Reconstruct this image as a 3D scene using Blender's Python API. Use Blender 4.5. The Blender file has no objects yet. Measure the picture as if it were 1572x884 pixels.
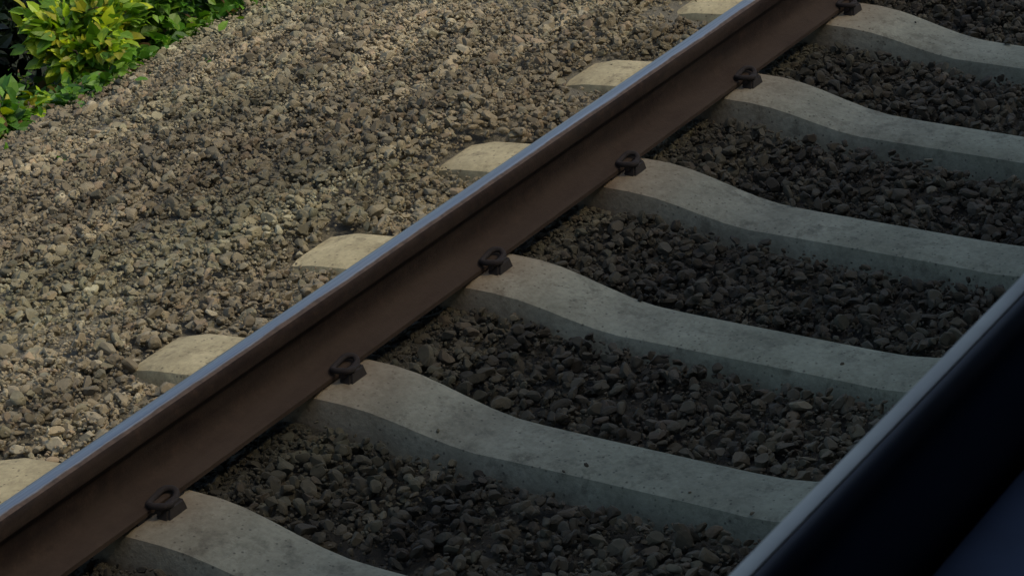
import bpy, bmesh, math, random
import numpy as np
from mathutils import Vector, Matrix

C = bpy.context.scene
COL = C.collection
CAM_Z = 2.686            # camera above the top of the sleepers, world origin on the sleeper tops
# ------------------------------------------------------------------ camera, sky, sun, exposure
cam_d = bpy.data.cameras.new('camera'); cam = bpy.data.objects.new('camera', cam_d); COL.objects.link(cam)
C.camera = cam
cam_d.sensor_width = 13.2
cam_d.lens = 13.2 * 4500.0 / 1572.0
cam_d.clip_start = 0.02; cam_d.clip_end = 3000
R = [[0.49825155, -0.37264484, 0.78286731], [-0.86615137, -0.17323027, 0.46879962], [-0.03907944, -0.91166172, -0.40907909]]
m = Matrix([[R[i][0], -R[i][1], -R[i][2], 0] for i in range(3)] + [[0, 0, 0, 1]])
cam.matrix_world = Matrix.Translation((0, 0, CAM_Z)) @ m
cam_d.dof.use_dof = True
cam_d.dof.focus_distance = 6.6
cam_d.dof.aperture_fstop = 25

SUN_EL, SUN_AZ = 50.0, -78.0          # direction towards the sun: azimuth from +X, counter-clockwise
w = bpy.data.worlds.new('World'); C.world = w; w.use_nodes = True
nt = w.node_tree
sky = nt.nodes.new('ShaderNodeTexSky'); sky.sky_type = 'NISHITA'; sky.sun_disc = False
sky.sun_elevation = math.radians(SUN_EL); sky.sun_rotation = math.radians(90 - SUN_AZ)
sky.air_density = 1.0; sky.dust_density = 3.0
bg = nt.nodes['Background']; nt.links.new(sky.outputs[0], bg.inputs[0]); bg.inputs[1].default_value = 0.15
sun_d = bpy.data.lights.new('sun', 'SUN'); sun = bpy.data.objects.new('sun', sun_d); COL.objects.link(sun)
sun_d.energy = 1.6; sun_d.angle = math.radians(12); sun_d.color = (1.0, 0.88, 0.66)
e, a = math.radians(SUN_EL), math.radians(SUN_AZ)
sv = Vector((math.cos(e) * math.cos(a), math.cos(e) * math.sin(a), math.sin(e)))
sun.rotation_euler = sv.to_track_quat('Z', 'Y').to_euler()
C.view_settings.view_transform = 'Standard'; C.view_settings.look = 'None'
C.view_settings.gamma = 1; C.view_settings.use_curve_mapping = False
C.view_settings.exposure = 0.2
C.render.engine = 'CYCLES'

rng = np.random.default_rng(11)
random.seed(5)

# ------------------------------------------------------------------ helpers
def tag(o, label=None, cat=None, group=None, kind=None):
    if label: o['label'] = label
    if cat: o['category'] = cat
    if group: o['group'] = group
    if kind: o['kind'] = kind
    return o

def empty(name, loc=(0, 0, 0)):
    o = bpy.data.objects.new(name, None); COL.objects.link(o); o.location = loc; o.empty_display_size = .1
    return o

def link(name, mesh, parent=None, loc=(0, 0, 0)):
    o = bpy.data.objects.new(name, mesh); COL.objects.link(o); o.location = loc
    if parent: o.parent = parent
    return o

def mesh_np(name, verts, faces, mats, cols=None, smooth=False):
    """verts (n,3), faces (m,k) arrays; cols per vertex (n,3)"""
    me = bpy.data.meshes.new(name)
    verts = np.ascontiguousarray(verts, dtype=np.float32); faces = np.ascontiguousarray(faces, dtype=np.int32)
    k = faces.shape[1]
    me.vertices.add(len(verts)); me.vertices.foreach_set('co', verts.ravel())
    me.loops.add(faces.size); me.loops.foreach_set('vertex_index', faces.ravel())
    me.polygons.add(len(faces)); me.polygons.foreach_set('loop_start', np.arange(0, faces.size, k, dtype=np.int32))
    me.update(calc_edges=True)
    if cols is not None:
        at = me.color_attributes.new('tint', 'FLOAT_COLOR', 'POINT')
        c4 = np.ones((len(verts), 4), np.float32); c4[:, :3] = cols
        at.data.foreach_set('color', c4.ravel())
    me.polygons.foreach_set('use_smooth', [smooth] * len(faces))
    for mm in mats: me.materials.append(mm)
    return me

def extrude_profile(prof, xs, closed=True, cap=True, mats=(), face_mat=None, smooth=True, jitter=0):
    """profile of (y, z) points swept along X through the stations xs"""
    n = len(prof); V = []; F = []; MI = []
    for x in xs:
        for (y, z) in prof: V.append((x, y, z))
    rngs = range(n) if closed else range(n - 1)
    for i in range(len(xs) - 1):
        for j in rngs:
            a_, b_ = i * n + j, i * n + (j + 1) % n
            F.append((a_, b_, b_ + n, a_ + n)); MI.append(face_mat(j) if face_mat else 0)
    if cap and closed:
        F.append(tuple(range(n))[::-1]); MI.append(0)
        F.append(tuple(range((len(xs) - 1) * n, len(xs) * n))); MI.append(0)
    me = bpy.data.meshes.new('sweep'); me.from_pydata(V, [], F)
    for mm in mats: me.materials.append(mm)
    for p, k in zip(me.polygons, MI): p.material_index = k; p.use_smooth = smooth and len(p.vertices) == 4
    bm = bmesh.new(); bm.from_mesh(me); bmesh.ops.recalc_face_normals(bm, faces=bm.faces[:]); bm.to_mesh(me); bm.free()
    if smooth:
        try: me.set_sharp_from_angle(angle=math.radians(38))
        except Exception: pass
    return me

def boxmesh(boxes, mats, bevel=0.0):
    bm = bmesh.new()
    for (x0, x1, y0, y1, z0, z1) in boxes:
        r = bmesh.ops.create_cube(bm, size=1)
        bmesh.ops.scale(bm, vec=(x1 - x0, y1 - y0, z1 - z0), verts=r['verts'])
        bmesh.ops.translate(bm, vec=((x0 + x1) / 2, (y0 + y1) / 2, (z0 + z1) / 2), verts=r['verts'])
    if bevel: bmesh.ops.bevel(bm, geom=bm.edges[:], offset=bevel, segments=2, affect='EDGES')
    me = bpy.data.meshes.new('boxes'); bm.to_mesh(me); bm.free()
    for mm in mats: me.materials.append(mm)
    return me

class NM:
    def __init__(s, name):
        s.m = bpy.data.materials.new(name); s.m.use_nodes = True; s.t = s.m.node_tree
        s.b = s.t.nodes['Principled BSDF']
    def n(s, typ, **kw):
        nd = s.t.nodes.new(typ)
        for k, v in kw.items(): setattr(nd, k, v)
        return nd
    def l(s, a_, b_): s.t.links.new(a_, b_)
    def noise(s, scale, detail=4, rough=.6, coord='Object', stretch=None):
        tc = s.n('ShaderNodeTexCoord'); nz = s.n('ShaderNodeTexNoise')
        nz.inputs['Scale'].default_value = scale; nz.inputs['Detail'].default_value = detail; nz.inputs['Roughness'].default_value = rough
        src = tc.outputs[coord]
        if stretch:
            mp = s.n('ShaderNodeMapping'); mp.inputs['Scale'].default_value = stretch; s.l(src, mp.inputs['Vector']); src = mp.outputs[0]
        s.l(src, nz.inputs['Vector']); return nz.outputs['Fac']
    def ramp(s, fac, stops):
        r = s.n('ShaderNodeValToRGB'); el = r.color_ramp.elements
        while len(el) < len(stops): el.new(.5)
        for q, (p, c) in zip(el, stops): q.position = p; q.color = (*c, 1)
        s.l(fac, r.inputs[0]); return r.outputs[0]
    def mix(s, fac, a_, b_, mode='MIX'):
        x = s.n('ShaderNodeMix', data_type='RGBA', blend_type=mode)
        if hasattr(fac, 'links'): s.l(fac, x.inputs[0])
        else: x.inputs[0].default_value = fac
        for sock, v in ((x.inputs[6], a_), (x.inputs[7], b_)):
            if hasattr(v, 'links'): s.l(v, sock)
            else: sock.default_value = (*v, 1)
        return x.outputs[2]
    def bump(s, h, strength, dist):
        b = s.n('ShaderNodeBump'); b.inputs['Strength'].default_value = strength; b.inputs['Distance'].default_value = dist
        s.l(h, b.inputs['Height']); s.l(b.outputs[0], s.b.inputs['Normal'])
    def set(s, **kw):
        for k, v in kw.items():
            sock = s.b.inputs[k.replace('_', ' ')]
            if hasattr(v, 'links'): s.l(v, sock)
            else: sock.default_value = (*v, 1) if isinstance(v, tuple) else v
        return s.m

# ------------------------------------------------------------------ materials
def mat_concrete():
    k = NM('concrete')
    oi = k.n('ShaderNodeObjectInfo'); geo0 = k.n('ShaderNodeNewGeometry')
    def wn(scale, d=5, ro=.65):
        q = k.n('ShaderNodeTexNoise'); q.inputs['Scale'].default_value = scale; q.inputs['Detail'].default_value = d; q.inputs['Roughness'].default_value = ro
        k.l(geo0.outputs['Position'], q.inputs['Vector']); return q.outputs['Fac']
    n1 = wn(5, 6, .72); n2 = wn(75, 3); n3 = wn(2.2, 3); n4 = wn(16, 6, .75); vo = k.n('ShaderNodeTexVoronoi'); vo.inputs['Scale'].default_value = 55; k.l(geo0.outputs['Position'], vo.inputs['Vector'])
    base = k.ramp(n1, [(.3, (.22, .20, .14)), (.55, (.35, .325, .235)), (.75, (.45, .42, .31))])
    g = k.ramp(n2, [(.3, (.6, .6, .6)), (.6, (1, 1, 1))])
    c = k.mix(.55, base, g, 'MULTIPLY')
    c = k.mix(k.ramp(n4, [(.52, (0, 0, 0)), (.66, (.75, .75, .75))]), c, (.13, .115, .08))      # grime blotches
    c = k.mix(k.ramp(vo.outputs['Distance'], [(.10, (.8, .8, .8)), (.2, (0, 0, 0))]), c, (.09, .08, .06))   # air pores
    c = k.mix(1.0, c, k.ramp(oi.outputs['Random'], [(0, (.88, .87, .85)), (1, (1.1, 1.09, 1.05))]), 'MULTIPLY')
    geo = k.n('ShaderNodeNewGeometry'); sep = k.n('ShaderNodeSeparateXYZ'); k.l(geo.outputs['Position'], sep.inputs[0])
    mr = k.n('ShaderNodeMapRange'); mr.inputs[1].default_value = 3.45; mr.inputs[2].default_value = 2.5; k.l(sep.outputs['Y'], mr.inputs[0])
    c = k.mix(mr.outputs[0], c, k.mix(1.0, c, (.64, .74, .72), 'MULTIPLY'))        # carriage shade painted in: cooler, greyer concrete between the rails
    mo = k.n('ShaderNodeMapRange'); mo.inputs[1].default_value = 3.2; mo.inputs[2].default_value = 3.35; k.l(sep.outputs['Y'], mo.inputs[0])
    c = k.mix(mo.outputs[0], c, k.mix(1.0, c, (1.5, 1.36, 1.06), 'MULTIPLY'))       # field ends: warm sunlight painted in as brighter cream
    # rusty run-off by the rail seats
    d = k.n('ShaderNodeMath', operation='SUBTRACT'); k.l(sep.outputs['Y'], d.inputs[0]); d.inputs[1].default_value = 3.242
    ab = k.n('ShaderNodeMath', operation='ABSOLUTE'); k.l(d.outputs[0], ab.inputs[0])
    mr2 = k.n('ShaderNodeMapRange'); mr2.inputs[1].default_value = .26; mr2.inputs[2].default_value = .06; k.l(ab.outputs[0], mr2.inputs[0])
    mu = k.n('ShaderNodeMath', operation='MULTIPLY'); k.l(mr2.outputs[0], mu.inputs[0]); k.l(n3, mu.inputs[1])
    c = k.mix(mu.outputs[0], c, (.19, .105, .045))
    k.bump(n2, .5, .004)
    return k.set(Base_Color=c, Roughness=.92)
def mat_rail_rust():
    k = NM('rusty rail steel')
    n = k.noise(30, 8, .75); n2 = k.noise(2.6, 5, .65, stretch=(1, 5, 5)); n3 = k.noise(9, 6, .75, stretch=(.5, 2, 2))
    c = k.ramp(n, [(.3, (.009, .005, .004)), (.55, (.019, .0115, .008)), (.75, (.042, .025, .016))])
    c = k.mix(k.ramp(n2, [(.42, (0, 0, 0)), (.7, (.8, .8, .8))]), c, (.034, .024, .017))
    c = k.mix(k.ramp(n3, [(.55, (0, 0, 0)), (.68, (.7, .7, .7))]), c, (.010, .008, .007))      # grease and dust streaks
    tc = k.n('ShaderNodeTexCoord'); sep = k.n('ShaderNodeSeparateXYZ'); k.l(tc.outputs['Object'], sep.inputs[0])
    mr = k.n('ShaderNodeMapRange'); mr.inputs[1].default_value = .075; mr.inputs[2].default_value = .02; k.l(sep.outputs['Z'], mr.inputs[0])
    mu = k.n('ShaderNodeMath', operation='MULTIPLY'); k.l(mr.outputs[0], mu.inputs[0]); k.l(n3, mu.inputs[1])
    c = k.mix(mu.outputs[0], c, (.066, .046, .031))                                         # brown dust lying on the foot
    k.bump(n, .7, .003)
    return k.set(Base_Color=c, Roughness=.88, Metallic=.0, Specular_IOR_Level=.15)
def mat_rail_head():
    k = NM('polished rail head')
    n = k.noise(6, 4, .6, stretch=(.15, 30, 30)); n2 = k.noise(9, 3); n3 = k.noise(14, 5, .7, stretch=(.35, 1.5, 1.5)); n4 = k.noise(60, 3)
    c = k.ramp(n, [(.3, (.22, .235, .24)), (.7, (.36, .38, .385))])
    rr = k.ramp(n2, [(.3, (.36,) * 3), (.7, (.52,) * 3)])
    tc = k.n('ShaderNodeTexCoord'); sep = k.n('ShaderNodeSeparateXYZ'); k.l(tc.outputs['Object'], sep.inputs[0])
    d = k.n('ShaderNodeMath', operation='SUBTRACT'); k.l(sep.outputs['Y'], d.inputs[0]); d.inputs[1].default_value = .006
    ab = k.n('ShaderNodeMath', operation='ABSOLUTE'); k.l(d.outputs[0], ab.inputs[0])
    off = k.n('ShaderNodeMath', operation='MULTIPLY_ADD'); k.l(n3, off.inputs[0]); off.inputs[1].default_value = .014; k.l(ab.outputs[0], off.inputs[2])
    mr = k.n('ShaderNodeMapRange'); mr.inputs[1].default_value = .0225; mr.inputs[2].default_value = .0265; k.l(off.outputs[0], mr.inputs[0])
    rust = k.ramp(n4, [(.3, (.04, .025, .016)), (.7, (.09, .058, .038))])
    inv = k.n('ShaderNodeMath', operation='MULTIPLY_ADD'); k.l(mr.outputs[0], inv.inputs[0]); inv.inputs[1].default_value = -.9; inv.inputs[2].default_value = .9
    rm = k.mix(mr.outputs[0], rr, (.8, .8, .8))
    return k.set(Base_Color=k.mix(mr.outputs[0], c, rust), Roughness=rm, Metallic=inv.outputs[0])
def mat_stone():
    k = NM('ballast stone')
    at = k.n('ShaderNodeAttribute', attribute_name='tint')
    n = k.noise(45, 5, .7)
    g = k.ramp(n, [(.28, (.62, .62, .62)), (.65, (1.15, 1.13, 1.1))])
    c = k.mix(.8, at.outputs['Color'], g, 'MULTIPLY')
    k.bump(n, .4, .004)
    return k.set(Base_Color=c, Roughness=.93)
def mat_ground():
    k = NM('ground fines')
    n = k.noise(30, 6, .7); n2 = k.noise(.8, 4)
    c = k.ramp(n, [(.3, (.12, .108, .075)), (.7, (.21, .187, .13))])
    geo = k.n('ShaderNodeNewGeometry'); sep = k.n('ShaderNodeSeparateXYZ'); k.l(geo.outputs['Position'], sep.inputs[0])
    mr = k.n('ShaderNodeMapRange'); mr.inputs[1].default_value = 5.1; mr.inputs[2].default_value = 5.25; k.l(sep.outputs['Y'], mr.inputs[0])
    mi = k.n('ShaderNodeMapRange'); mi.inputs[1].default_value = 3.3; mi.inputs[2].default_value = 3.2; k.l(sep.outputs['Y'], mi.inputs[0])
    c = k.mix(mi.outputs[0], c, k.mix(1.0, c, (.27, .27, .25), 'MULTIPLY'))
    gr = k.ramp(n2, [(.3, (.010, .015, .006)), (.7, (.028, .04, .012))])  # dark greens paint the shaded hollow beyond the ballast
    c = k.mix(mr.outputs[0], c, gr)
    k.bump(n, .8, .03)
    return k.set(Base_Color=c, Roughness=.95)
def mat_leaf():
    k = NM('leaf')
    at = k.n('ShaderNodeAttribute', attribute_name='tint')
    m_ = k.set(Base_Color=at.outputs['Color'], Roughness=.5)
    tr = k.n('ShaderNodeBsdfTranslucent'); mx = k.n('ShaderNodeMixShader'); mx.inputs[0].default_value = .3
    k.l(k.mix(1, at.outputs['Color'], (1.4, 1.5, .6), 'MULTIPLY'), tr.inputs['Color'])
    out = k.t.nodes['Material Output']; k.l(k.b.outputs[0], mx.inputs[1]); k.l(tr.outputs[0], mx.inputs[2]); k.l(mx.outputs[0], out.inputs[0])
    return m_
def flat(name, col, rough, metal=0, coat=0, bumpy=0, nscale=20):
    k = NM(name); n = k.noise(nscale, 4)
    c = k.mix(k.ramp(n, [(.35, (0, 0, 0)), (.65, (1, 1, 1))]), tuple(x * .8 for x in col), tuple(min(1, x * 1.2) for x in col))
    if bumpy: k.bump(n, bumpy, .002)
    return k.set(Base_Color=c, Roughness=rough, Metallic=metal, Coat_Weight=coat)

M_CON, M_RUST, M_HEAD, M_STONE, M_GROUND, M_LEAF = mat_concrete(), mat_rail_rust(), mat_rail_head(), mat_stone(), mat_ground(), mat_leaf()
M_CLIP = flat('rusty spring clip', (.016, .0105, .0075), .9, 0, 0, .3, 60)
M_SHOULDER = flat('cast shoulder', (.020, .015, .011), .9, 0, 0, .3, 60)
M_PAD = flat('rubber pad', (.012, .012, .013), .8)
M_STEM = flat('woody stem', (.07, .05, .03), .85)
M_NAVY = flat('dark navy gloss paint', (.004, .008, .016), .34, 0, .0, .05, 30)
M_EDGE_GLINT = flat('grey edge glint', (.60, .57, .46), .7, 0, 0, .05, 12)  # pale albedo paints the sky reflection along the outer edge of the sill
M_LEDGE = flat('slate blue laminate', (.045, .068, .115), .65, 0, 0, .03, 12)
M_BODY = flat('dark blue body paint', (.012, .025, .06), .35, 0, .6)
M_LINER = flat('dark interior liner', (.03, .032, .036), .7)
M_FLOOR = flat('dark floor', (.02, .02, .022), .8)
M_ROOF = flat('grey roof paint', (.12, .12, .12), .6)
M_GLASS = flat('tinted glass', (.02, .025, .03), .08, 0, .5)

# ------------------------------------------------------------------ ground: one sheet to the horizon
RAIL_Y, NEAR_Y = 3.248, 1.737
def ground_z(y):
    ys = [-400, -60, -8, -3.5, 0.0, 0.9, 1.4, 1.68, 2.0, 2.43, 2.9, 3.187, 3.45, 3.8, 4.3, 4.85, 5.15, 5.6, 6.4, 9, 60, 400]
    zs = [-3, -1.6, -1.1, -.12, -.12, -.10, -.085, -.065, -.095, -.115, -.095, -.065, -.06, -.05, -.07, -.145, -.24, -.45, -.75, -.9, -1.4, -3]
    return np.interp(y, ys, zs)
gy = np.concatenate([np.linspace(-400, -8, 12), np.linspace(-7, -1, 7), np.arange(-.5, 7, .1), np.linspace(7.5, 12, 8), np.linspace(20, 400, 10)])
gx = np.concatenate([np.linspace(-400, -12, 8), np.linspace(-8, 28, 91), np.linspace(34, 500, 9)])
GX, GY = np.meshgrid(gx, gy, indexing='ij')
GZ = ground_z(GY) + np.where(GY > 3.3, .0, -.008) + rng.normal(0, .006, GX.shape)
V = np.stack([GX, GY, GZ], -1).reshape(-1, 3); ny = len(gy)
I, J = np.meshgrid(np.arange(len(gx) - 1), np.arange(ny - 1), indexing='ij'); a0 = (I * ny + J).ravel()
F = np.stack([a0, a0 + ny, a0 + ny + 1, a0 + 1], -1)
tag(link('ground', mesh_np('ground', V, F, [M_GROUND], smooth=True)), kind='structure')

# ------------------------------------------------------------------ rails
def rail_profile():
    """right half of a flat-bottomed rail, (y, z) from the underside, mirrored"""
    h = [(.076, 0), (.076, .010), (.072, .0125), (.030, .021), (.016, .030), (.0095, .045), (.008, .070), (.0085, .092), (.012, .106), (.022, .113),
         (.0275, .117), (.0285, .125), (.0280, .140), (.0255, .1465), (.021, .1508), (.012, .1540), (.004, .155)]
    return h + [(-y, z) for (y, z) in h[::-1]]
RP = rail_profile()
def rail(y0, label):
    prof = [(y, z + .008) for (y, z) in RP]; n = len(prof)
    def fm(j):
        z = (prof[j][1] + prof[(j + 1) % n][1]) / 2
        y = (prof[j][0] + prof[(j + 1) % n][0]) / 2
        return 1 if z > .1475 and y > -.0215 else 0
    xs = list(np.linspace(-30, -6, 7)) + list(np.linspace(-4, 26, 31)) + list(np.linspace(30, 160, 12))
    me = extrude_profile(prof, xs, mats=[M_RUST, M_HEAD], face_mat=fm)
    tag(link('rail', me, None, (0, y0, 0)), label, 'rail', 'the two rails of the track')
rail(RAIL_Y, 'rusty brown steel rail with polished blue-grey top running diagonally over the sleepers')
rail(NEAR_Y, 'second rail of the track, hidden behind the dark window sill')

# ------------------------------------------------------------------ sleepers
S_Y0, S_Y1 = 1.21, 3.66
def sleeper_mesh():
    L = S_Y1 - S_Y0
    prof_y = np.linspace(0, 1, 41)
    V = []; cs = 12
    for t in prof_y:
        y = S_Y0 + t * L
        d = min(abs(y - RAIL_Y), abs(y - NEAR_Y)); mid = (RAIL_Y + NEAR_Y) / 2
        inner = NEAR_Y < y < RAIL_Y
        sag = 0
        if inner: u = max(0, min(1, (d - .13) / .34)); sag = -.052 * (u * u * (3 - 2 * u))
        else: u = max(0, min(1, (d - .12) / .35)); sag = -.035 * u
        wt = .108 if not inner else .108 - .020 * min(1, max(0, (d - .13) / .4))     # half width of the top
        wb = wt + .032
        e_ = max(0, 1 - min(t, 1 - t) * L / .03)
        zt = sag - .010 * e_; wt -= .008 * e_
        ch = .026
        ring = [(-wb, -.2), (-wt - .002, zt - ch), (-wt + .004, zt - ch * .3), (-wt + ch, zt), (-wt * .4, zt + .001), (wt * .4, zt + .001), (wt - ch, zt), (wt - .004, zt - ch * .3), (wt + .002, zt - ch), (wb, -.2)]
        V.append([(x, y, z) for x, z in ring])
    n = len(V[0]); vv = [p for r in V for p in r]; ff = []
    for i in range(len(V) - 1):
        for j in range(n):
            ff.append((i * n + j, i * n + (j + 1) % n, (i + 1) * n + (j + 1) % n, (i + 1) * n + j))
    ff.append(tuple(range(n))); ff.append(tuple(range((len(V) - 1) * n, len(V) * n))[::-1])
    me = bpy.data.meshes.new('sleeper'); me.from_pydata(vv, [], ff)
    bm = bmesh.new(); bm.from_mesh(me); bmesh.ops.recalc_face_normals(bm, faces=bm.faces[:]); bm.to_mesh(me); bm.free()
    for p in me.polygons: p.use_smooth = True
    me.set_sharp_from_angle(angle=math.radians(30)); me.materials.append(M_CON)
    return me
def tube_mesh(pts, r, mat, seg=8, name='tube', r1=None):
    bm = bmesh.new(); rings = []
    pts = [Vector(p) for p in pts]
    for i, p in enumerate(pts):
        t = (pts[min(i + 1, len(pts) - 1)] - pts[max(i - 1, 0)]).normalized()
        u = t.orthogonal().normalized() if i == 0 else (pu - t * pu.dot(t)).normalized()
        pu = u; v = t.cross(u); rr = r if r1 is None else r + (r1 - r) * i / (len(pts) - 1)
        rings.append([bm.verts.new(p + (u * math.cos(q) + v * math.sin(q)) * rr) for q in [2 * math.pi * k / seg for k in range(seg)]])
    for A, B in zip(rings[:-1], rings[1:]):
        for k in range(seg): bm.faces.new((A[k], A[(k + 1) % seg], B[(k + 1) % seg], B[k]))
    bm.faces.new(rings[0][::-1]); bm.faces.new(rings[-1])
    bmesh.ops.recalc_face_normals(bm, faces=bm.faces[:])
    me = bpy.data.meshes.new(name); bm.to_mesh(me); bm.free(); me.materials.append(mat)
    for p in me.polygons: p.use_smooth = len(p.vertices) == 4
    return me
def spline(pts, n=6):
    out = []; P = [Vector(p) for p in pts]; P = [P[0]] + P + [P[-1]]
    for i in range(1, len(P) - 2):
        for k in range(n):
            t = k / n; p0, p1, p2, p3 = P[i - 1:i + 3]
            out.append(.5 * ((2 * p1) + (-p0 + p2) * t + (2 * p0 - 5 * p1 + 4 * p2 - p3) * t * t + (-p0 + 3 * p1 - 3 * p2 + p3) * t ** 3))
    out.append(P[-2]); return out
def clip_mesh(s):
    """an elastic e-shaped spring clip, s = side of the rail (+1 field, -1 gauge)"""
    p = [(-.045, .095, .028), (.0, .095, .030), (.030, .092, .034), (.044, .075, .046), (.030, .056, .050), (.0, .052, .040), (-.028, .056, .036), (-.045, .078, .046), (-.036, .108, .048), (-.012, .112, .042)]
    return tube_mesh(spline([(x * .85, s * (.092 + (y - .092) * .8), .020 + (z - .028) * .55) for x, y, z in p], 5), .0068, M_CLIP, 8)
def shoulder_mesh(s):
    bm = bmesh.new(); r = bmesh.ops.create_cube(bm, size=1)
    bmesh.ops.scale(bm, vec=(.07, .034, .030), verts=r['verts'])
    for v in r['verts']:
        if v.co.z > 0: v.co.x *= .7; v.co.y *= .75
    bmesh.ops.translate(bm, vec=(0, s * .098, .011), verts=r['verts'])
    bmesh.ops.bevel(bm, geom=bm.edges[:], offset=.005, segments=2, affect='EDGES')
    me = bpy.data.meshes.new('shoulder'); bm.to_mesh(me); bm.free(); me.materials.append(M_SHOULDER); return me
SM = sleeper_mesh(); CM = {s: clip_mesh(s) for s in (-1, 1)}; HM = {s: shoulder_mesh(s) for s in (-1, 1)}
PM = boxmesh([(-.075, .075, -.073, .073, .0015, .0078)], [M_PAD])
ORD = ['topmost', 'second from the top', 'third from the top', 'fourth from the top', 'fifth from the top', 'sixth from the top', 'lowest']
def sleeper_proto():
    root = empty('concrete_sleeper')
    link('beam', SM, root)
    for y in (RAIL_Y, NEAR_Y):
        link('rail_pad', PM, root, (0, y, 0))
        for s in (-1, 1):
            c = link('shoulder', HM[s], root, (0, y, 0)); cl = link('spring_clip', CM[s], root, (0, y, 0))
    return root
proto = sleeper_proto()
def copy_tree(o, parent=None):
    c = o.copy(); COL.objects.link(c); c.parent = parent
    for ch in [k for k in o.children]: copy_tree(ch, c)
    return c
S_STEP = .645; S_X0 = 7.16
SX = [S_X0 + S_STEP * (9 - k) for k in range(27)]
for i, x in enumerate(SX):
    o = proto if i == 0 else copy_tree(proto)
    o.location = (x + random.uniform(-.008, .008), 0, random.uniform(-.003, .002)); o.rotation_euler.z = random.uniform(-.006, .006)
    k = i - 8
    if k == -1 or k == 7: lab = None
    if 0 <= k < 7:
        lab = 'pale concrete sleeper under the rusty rail, %s in the picture' % ORD[k]
    elif k < 0: lab = 'concrete sleeper far along the track, beyond the topmost one in the picture'
    else: lab = 'concrete sleeper beside the carriage, behind the lowest one in the picture'
    tag(o, lab, 'sleeper', 'concrete sleepers of the track')

# ------------------------------------------------------------------ ballast stones
def icosphere(sub):
    bm = bmesh.new(); bmesh.ops.create_icosphere(bm, subdivisions=sub, radius=1)
    V = np.array([v.co[:] for v in bm.verts]); F = np.array([[v.index for v in f.verts] for f in bm.faces]); bm.free(); return V, F
def stone_variants(sub, n):
    V0, F0 = icosphere(sub); out = []
    for _ in range(n):
        V = V0.copy(); r = np.ones(len(V)) * 1.0
        for _k in range(11):                      # clip with random planes: broken facets
            d = rng.normal(size=3); d /= np.linalg.norm(d); h = rng.uniform(.45, .85)
            p = V @ d; over = p > h
            V[over] -= np.outer(p[over] - h, d)
        V *= np.array([rng.uniform(1.0, 1.35), rng.uniform(.75, 1.0), rng.uniform(.6, .85)])
        out.append(V)
    return np.array(out), F0
def rand_rot(n):
    q = rng.normal(size=(n, 4)); q /= np.linalg.norm(q, axis=1)[:, None]
    w_, x, y, z = q.T
    return np.stack([np.stack([1 - 2 * (y * y + z * z), 2 * (x * y - z * w_), 2 * (x * z + y * w_)], -1),
                     np.stack([2 * (x * y + z * w_), 1 - 2 * (x * x + z * z), 2 * (y * z - x * w_)], -1),
                     np.stack([2 * (x * z - y * w_), 2 * (y * z + x * w_), 1 - 2 * (x * x + y * y)], -1)], 1)
def smooth_noise(x, y, seed, scale):
    r_ = np.random.default_rng(seed); out = 0
    for _ in range(9):
        k = r_.normal(size=2) * scale; out = out + np.sin(x * k[0] + y * k[1] + r_.uniform(0, 6.28))
    return out / 3.0
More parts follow.
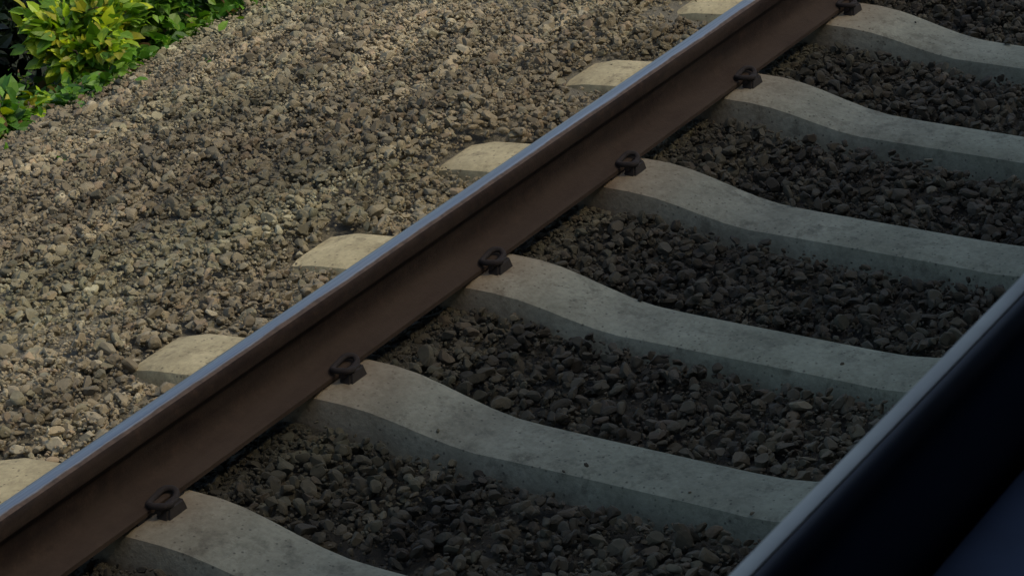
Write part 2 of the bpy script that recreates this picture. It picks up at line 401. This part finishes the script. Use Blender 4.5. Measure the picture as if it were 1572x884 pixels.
def stones(sub, nvar, x0, x1, y0, y1, dens, smin, smax, lift):
    n = int((x1 - x0) * (y1 - y0) * dens)
    X = rng.uniform(x0, x1, n); Y = rng.uniform(y0, y1, n)
    S = smin + (smax - smin) * rng.beta(1.6, 3.2, n)
    # keep off the sleepers (a few strays stay)
    ph = np.abs(((X - S_X0 + S_STEP / 2) % S_STEP) - S_STEP / 2)
    on = (ph < .118 + S * .35) & (Y > S_Y0 - .02) & (Y < S_Y1 + .01)
    stray = rng.random(n) < .003
    keepz = on & (rng.random(n) < .0035) & (S < .034) & (np.abs(Y - RAIL_Y) > .17) & (ph < .09)
    rail_hit = (np.abs(Y - RAIL_Y) < .085 + S * .5) | (np.abs(Y - NEAR_Y) < .085 + S * .5)
    keep = ~on | keepz
    X, Y, S, rail_hit, keepz = X[keep], Y[keep], S[keep], rail_hit[keep], keepz[keep]; n = len(X)
    Z = ground_z(Y) + lift * rng.random(n) + .012 * smooth_noise(X, Y, 3, 5.0) * (Y > 3.5)
    # heaped a little over the sleeper ends
    Z += .02 * np.exp(-((Y - 3.78) / .1) ** 2)
    Z = np.where(rail_hit, np.minimum(Z, -.055 - S * .3), Z)
    dd = np.minimum(np.abs(Y - RAIL_Y), np.abs(Y - NEAR_Y)); uu = np.clip((dd - .13) / .34, 0, 1)
    top = np.where((Y > NEAR_Y) & (Y < RAIL_Y), -.052 * uu * uu * (3 - 2 * uu), -.035 * np.clip((dd - .12) / .35, 0, 1))
    Z = np.where(keepz, top + S * .27, Z)      # strays lying on the concrete
    vs, F0 = stone_variants(sub, nvar); k = rng.integers(0, nvar, n)
    P = vs[k] * (S / 2)[:, None, None]; P = np.einsum('nij,nkj->nki', rand_rot(n), P)
    P[:, :, 2] *= .85; P += np.stack([X, Y, Z], -1)[:, None, :]
    # colours: brown-grey mixed stone; darkened between the rails; ochre by the rail
    pal = np.array([[.205, .175, .130], [.235, .200, .150], [.165, .145, .110], [.195, .180, .145], [.230, .170, .125], [.175, .175, .130], [.300, .275, .220], [.120, .105, .080], [.42, .39, .32]])
    pr = np.array([.20, .16, .16, .14, .09, .10, .07, .065, .015]); pr /= pr.sum()
    c = pal[rng.choice(len(pal), n, p=pr)] * rng.uniform(.85, 1.15, (n, 1)); c = c * .55 + c.mean(0) * .45; c = c * np.array([1.26, 1.22, 1.02])
    lane = smooth_noise(X * .3, Y * 4, 31, 11.0) + .7 * smooth_noise(X * .35, Y * 6, 32, 11.0); c *= (1 + .27 * np.clip(lane, -1.8, 2.4))[:, None]
    big = smooth_noise(X, Y, 8, 2.2); c *= (1 + .16 * np.clip(big, -1.5, 1.5))[:, None]
    grn = np.clip(smooth_noise(X, Y, 21, 2.8), 0, 1)[:, None]; c = c * (1 - grn * .4) + c * np.array([.82, .98, .88]) * grn * .4
    # an oily dark patch on the shoulder
    patch = np.exp(-(((X - 5.59) / .5) ** 2 + ((Y - 4.08) / .2) ** 2))[:, None]; c *= (1 - .5 * patch)
    for (ax, ay, sx, sy, q) in ((6.52, 4.24, .16, .05, .7), (5.5, 4.72, .22, .06, .6), (5.28, 3.87, .2, .05, .45)): c *= 1 + q * np.exp(-(((X - ax) / sx) ** 2 + ((Y - ay) / sy) ** 2))[:, None]
    och = np.exp(-((Y - 3.5) / .22) ** 2)[:, None] * np.clip(.4 + .6 * smooth_noise(X, Y, 5, 2.5)[:, None], 0, 1)
    c = c * (1 - .55 * och) + np.array([.20, .145, .075]) * .55 * och
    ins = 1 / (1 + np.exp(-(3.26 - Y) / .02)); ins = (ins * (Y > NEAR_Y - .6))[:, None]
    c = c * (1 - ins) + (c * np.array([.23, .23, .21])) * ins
    nv = P.shape[1]
    return P.reshape(-1, 3), (F0[None] + (np.arange(n) * nv)[:, None, None]).reshape(-1, 3), np.repeat(c, nv, 0)
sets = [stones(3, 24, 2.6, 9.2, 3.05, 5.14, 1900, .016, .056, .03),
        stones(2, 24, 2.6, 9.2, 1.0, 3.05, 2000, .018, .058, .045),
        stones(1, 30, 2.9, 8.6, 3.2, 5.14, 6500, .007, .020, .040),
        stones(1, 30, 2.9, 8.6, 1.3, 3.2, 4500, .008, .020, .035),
        stones(2, 16, 9.2, 18, .8, 5.2, 420, .035, .075, .04),
        stones(2, 16, -3, 2.6, .8, 5.2, 420, .035, .075, .04)]
off = 0; VV = []; FF = []; CC = []
for v, f, c in sets: VV.append(v); FF.append(f + off); CC.append(c); off += len(v)
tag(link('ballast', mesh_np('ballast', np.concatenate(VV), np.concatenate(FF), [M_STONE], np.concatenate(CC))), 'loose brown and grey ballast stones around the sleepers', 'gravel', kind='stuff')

# ------------------------------------------------------------------ bushes beyond the ballast
def leaves(centres, dirs, sizes, cols):
    """folded, pointed leaves: 8 verts each"""
    n = len(centres)
    T = np.array([[0, 0, 0], [.32, .30, .06], [.32, -.30, .06], [.30, 0, 0], [.70, .22, .02], [.70, -.22, .02], [.68, 0, -.04], [1, 0, -.14]])
    Fq = np.array([[0, 3, 1], [0, 2, 3], [3, 6, 4], [3, 4, 1], [3, 5, 6], [3, 2, 5], [6, 7, 4], [6, 5, 7]])
    up = rng.normal(size=(n, 3)) * .55 + np.array([0, -.25, 1.0])
    d = dirs / np.linalg.norm(dirs, axis=1)[:, None]; s = np.cross(up, d); s /= np.linalg.norm(s, axis=1)[:, None]; u = np.cross(d, s)
    Rm = np.stack([d, s, u], -1)
    P = np.einsum('nij,kj->nki', Rm, T) * sizes[:, None, None] + centres[:, None, :]
    return P.reshape(-1, 3), (Fq[None] + (np.arange(n) * 8)[:, None, None]).reshape(-1, 3), np.repeat(cols, 8, 0)
def bush(name, x, y, z, r, h, n, label, cols, seed, leaf=.06, cat='bush'):
    global rng
    keepr = rng; rng = np.random.default_rng(seed); rr = random.Random(seed)
    root = empty(name, (x, y, z)); tips = []; bms = []
    ns = 9
    for k in range(ns):
        a_ = 2 * math.pi * k / ns + rr.uniform(-.3, .3); q = rr.uniform(.35, 1)
        p0 = Vector((rr.uniform(-.05, .05), rr.uniform(-.05, .05), -.05)); p2 = Vector((r * q * math.cos(a_), r * q * math.sin(a_), h * rr.uniform(.55, 1) * (1.1 - .5 * q)))
        p1 = Vector((p2.x * .35, p2.y * .35, p2.z * .75)); pts = spline([p0, p1, p2], 5)
        bms.append(tube_mesh(pts, .009, M_STEM, 6, r1=.003))
        for p in pts[4:]: tips.append(p)
        for b in range(4):
            s0 = pts[rr.randint(3, len(pts) - 2)]; e0 = s0 + Vector((rr.uniform(-1, 1), rr.uniform(-1, 1), rr.uniform(-.2, .7))) * r * .4
            bms.append(tube_mesh([s0, (s0 + e0) / 2 + Vector((0, 0, .02)), e0], .004, M_STEM, 5, r1=.0015)); tips += [e0, (s0 + e0) / 2]
    bm = bmesh.new()
    for q in bms: bm.from_mesh(q); bpy.data.meshes.remove(q)
    me = bpy.data.meshes.new('stems'); bm.to_mesh(me); bm.free(); me.materials.append(M_STEM); link('stem', me, root)
    tp = np.array([t[:] for t in tips]); k = rng.integers(0, len(tp), n)
    c = tp[k] + rng.normal(size=(n, 3)) * np.array([r * .11, r * .11, h * .07])
    c = c[(c[:, 2] > -.15)]; n = len(c)
    d = c * np.array([1, 1, .4]) + rng.normal(size=(n, 3)) * .35 * r + np.array([0, 0, -.05])
    cc = np.array(cols); ck = (k[:n] * 7 % len(cc)); ck = np.where(rng.random(n) < .35, rng.integers(0, len(cc), n), ck)
    col = cc[ck] * rng.uniform(.75, 1.3, (n, 1))
    v, f, cl = leaves(c, d, leaf * rng.uniform(.6, 1.3, n), col)
    link('foliage', mesh_np('foliage', v, f, [M_LEAF], cl), root)
    tag(root, label, cat, 'bushes along the edge of the ballast')
    rng = keepr
YG = [(.30, .44, .015), (.44, .52, .02), (.15, .27, .012), (.30, .30, .015), (.09, .20, .01)]
MG = [(.06, .18, .012), (.11, .25, .018), (.045, .13, .012), (.16, .29, .025), (.07, .18, .015)]
SHADE_G = [(.008, .02, .006), (.014, .03, .008), (.01, .022, .006)]  # deep shade of the thickets painted into the leaf colour
gz = lambda y: float(ground_z(y)) - .02
B = 'leafy_bush'
bush(B, 6.52, 5.36, gz(5.36), .19, .33, 1700, 'low yellow-green bush, the brightest, beside the dark gap in the upper left', YG + MG[3:4], 1, .052)
bush(B, 6.83, 5.34, gz(5.34), .25, .42, 1700, 'mid-green low bush just right of the bright yellow-green one', MG, 2, .052)
bush(B, 7.28, 5.32, gz(5.32), .27, .36, 1700, 'green low bush at the top edge where the ballast edge leaves the picture', MG, 3, .052)
bush(B, 6.02, 5.26, gz(5.26), .13, .15, 420, 'small yellow-green bush at the left edge of the picture below the dark gap', YG + MG, 4, .055)
bush(B, 6.12, 5.78, gz(5.78), .34, .34, 3200, 'added low shrub with shade painted into near-black leaves, in the dark gap at the upper left corner', [(.004, .009, .003), (.006, .013, .004)], 14, .05)  # near-black leaves, here and on the next shrub, paint the shaded hollow
bush(B, 6.75, 5.95, gz(5.95), .40, .5, 3200, 'shrub with shade painted into very dark green leaves, close behind the mid-green low bush', [(.007, .017, .005), (.01, .022, .006)], 15, .05)
bush(B, 7.1, 6.9, gz(6.9), .9, 1.5, 5200, 'tall thicket with shade painted into dark green leaves, behind the low bright bushes', SHADE_G, 5, .07)
bush(B, 8.9, 6.6, gz(6.6), .9, 1.2, 4200, 'thicket with shade painted into part of its leaves, beyond the end of the low bushes', SHADE_G + MG, 6, .07)
bush(B, 5.5, 6.8, gz(6.8), .9, 1.3, 4600, 'thicket with shade painted into dark green leaves, left of the low bright bushes', SHADE_G, 7, .07)
bush(B, 8.1, 5.55, gz(5.55), .4, .4, 2200, 'mid-green bush further along the ballast, past the top edge of the picture', MG, 8, .055)
bush(B, 5.2, 5.6, gz(5.6), .35, .4, 2000, 'mid-green bush nearer along the ballast, past the left edge of the picture', MG, 9, .055)

n = 28000
gx_ = rng.uniform(1.5, 13, n); gy_ = 5.13 + .03 * smooth_noise(gx_, gx_ * 0, 77, 6.0) + rng.gamma(1.3, .22, n) - (rng.random(n) < .035) * rng.gamma(1.2, .07, n) * 1.6
gc = np.stack([gx_, gy_, ground_z(gy_) + rng.uniform(-.01, .05, n)], -1)
gd = rng.normal(size=(n, 3)) * np.array([1, 1, .3]) + np.array([0, -.3, .35])
pc = np.array(YG[2:3] + MG + MG[:2] + [[.16, .10, .045]]); v, f, cl = leaves(gc, gd, rng.uniform(.025, .06, n), pc[rng.integers(0, len(pc), n)] * rng.uniform(.7, 1.2, (n, 1)))
tag(link('ground_cover', mesh_np('ground_cover', v, f, [M_LEAF], cl)), 'low creeping green plants along the edge of the ballast', 'ground cover', kind='stuff')

# ------------------------------------------------------------------ the carriage the picture is taken from
Zc = CAM_Z
car = empty('railway_carriage', (0, -1.1, -.1))
tag(car, 'dark navy carriage window sill with sky glint painted pale grey on its outer edge in the lower right corner', 'train')
def part(name, me, parent=car):
    o = link(name, me, parent); o.location = Vector((0, 1.1, .1)) if parent == car else Vector((0, 0, 0)); return o
X0, X1 = -9, 9; WX0, WX1 = -.55, 1.75; WT = Zc + .42; SB = Zc - .60
YI, YO = .27, .378                         # inner and outer face of the near side wall
holes = [(-8.0, -5.7), (-5.0, -2.7), (WX0, WX1), (3.0, 5.3), (6.0, 8.3)]
def side(yi, yo, holes):
    b = [(X0, X1, yi, yo, .95, SB), (X0, X1, yi, yo, WT, Zc + .85)]
    e_ = [X0] + [v for h in holes for v in h] + [X1]
    for i in range(0, len(e_), 2): b.append((e_[i], e_[i + 1], yi, yo, SB, WT))
    return boxmesh(b, [M_BODY])
wall = part('side_wall', side(YI + .012, YO, holes))
far = part('side_wall', side(-2.60, -2.50, holes))
for (a_, b_) in holes:
    if (a_, b_) != (WX0, WX1): part('window_pane', boxmesh([(a_, b_, (YI + YO) / 2 - .004, (YI + YO) / 2 + .004, SB, WT)], [M_GLASS]))
    part('window_pane', boxmesh([(a_, b_, -2.554, -2.546, SB, WT)], [M_GLASS]))
part('floor', boxmesh([(X0, X1, -2.50, YI + .012, 1.28, 1.36)], [M_FLOOR]))
part('end_wall', boxmesh([(X0 + .002, X0 + .08, -2.498, YI + .01, 1.362, Zc + .85)], [M_BODY]))
part('end_wall', boxmesh([(X1 - .08, X1 - .002, -2.498, YI + .01, 1.362, Zc + .85)], [M_BODY]))
rp = []
for k in range(25):
    q = math.pi * k / 24; rp.append((-1.114 + 1.486 * math.cos(q) , Zc + .852 + .42 * math.sin(q) ** .8))
rp_in = [(-1.114 + (y + 1.114) * .97, z - .03 if 0 < i < 24 else z) for i, (y, z) in enumerate(rp)][::-1]
part('roof', extrude_profile(rp + rp_in, [X0, X1], mats=[M_ROOF]))
# sill of the open window: rounded navy roll, thin lip outside with sky glint painted pale grey, slate ledge inside
def arc(cy_, cz_, r, a0_, a1_, n): return [(cy_ + r * math.cos(math.radians(a0_ + (a1_ - a0_) * k / n)), cz_ + r * math.sin(math.radians(a0_ + (a1_ - a0_) * k / n))) for k in range(n + 1)]
xs = [WX0, -.2, .2, .6, 1.0, 1.4, WX1]
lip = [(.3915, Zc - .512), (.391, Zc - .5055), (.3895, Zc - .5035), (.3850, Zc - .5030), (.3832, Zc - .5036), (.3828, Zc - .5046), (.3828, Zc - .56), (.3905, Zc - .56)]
roll = [(.3826, Zc - .5044), (.3798, Zc - .5052), (.3772, Zc - .5070), (.3750, Zc - .5098), (.3728, Zc - .5145), (.3708, Zc - .5215), (.3692, Zc - .5320), (.3682, Zc - .5480), (.3676, Zc - .60), (.3826, Zc - .60)]
sill = part('window_sill', extrude_profile(roll, xs, mats=[M_NAVY]))
g = link('edge_glint_strip', extrude_profile(lip, xs, mats=[M_EDGE_GLINT]), sill)
ledge = [(.3666, Zc - .5640), (.3630, Zc - .5590), (.355, Zc - .5575), (.20, Zc - .552), (.192, Zc - .558), (.192, Zc - .60), (.3666, Zc - .60)]
link('inner_ledge', extrude_profile(ledge, xs, mats=[M_LEDGE]), sill)
part('inner_panel', boxmesh([(X0, X1, .23, .28, 1.362, SB - .003)], [M_LINER], .004))
fr = [(WX0 - .05, WX0, .26, .385, SB, WT + .05), (WX1, WX1 + .05, .26, .385, SB, WT + .05), (WX0, WX1, .26, .385, WT, WT + .05)]
part('window_frame', boxmesh(fr, [M_EDGE_GLINT], .003))
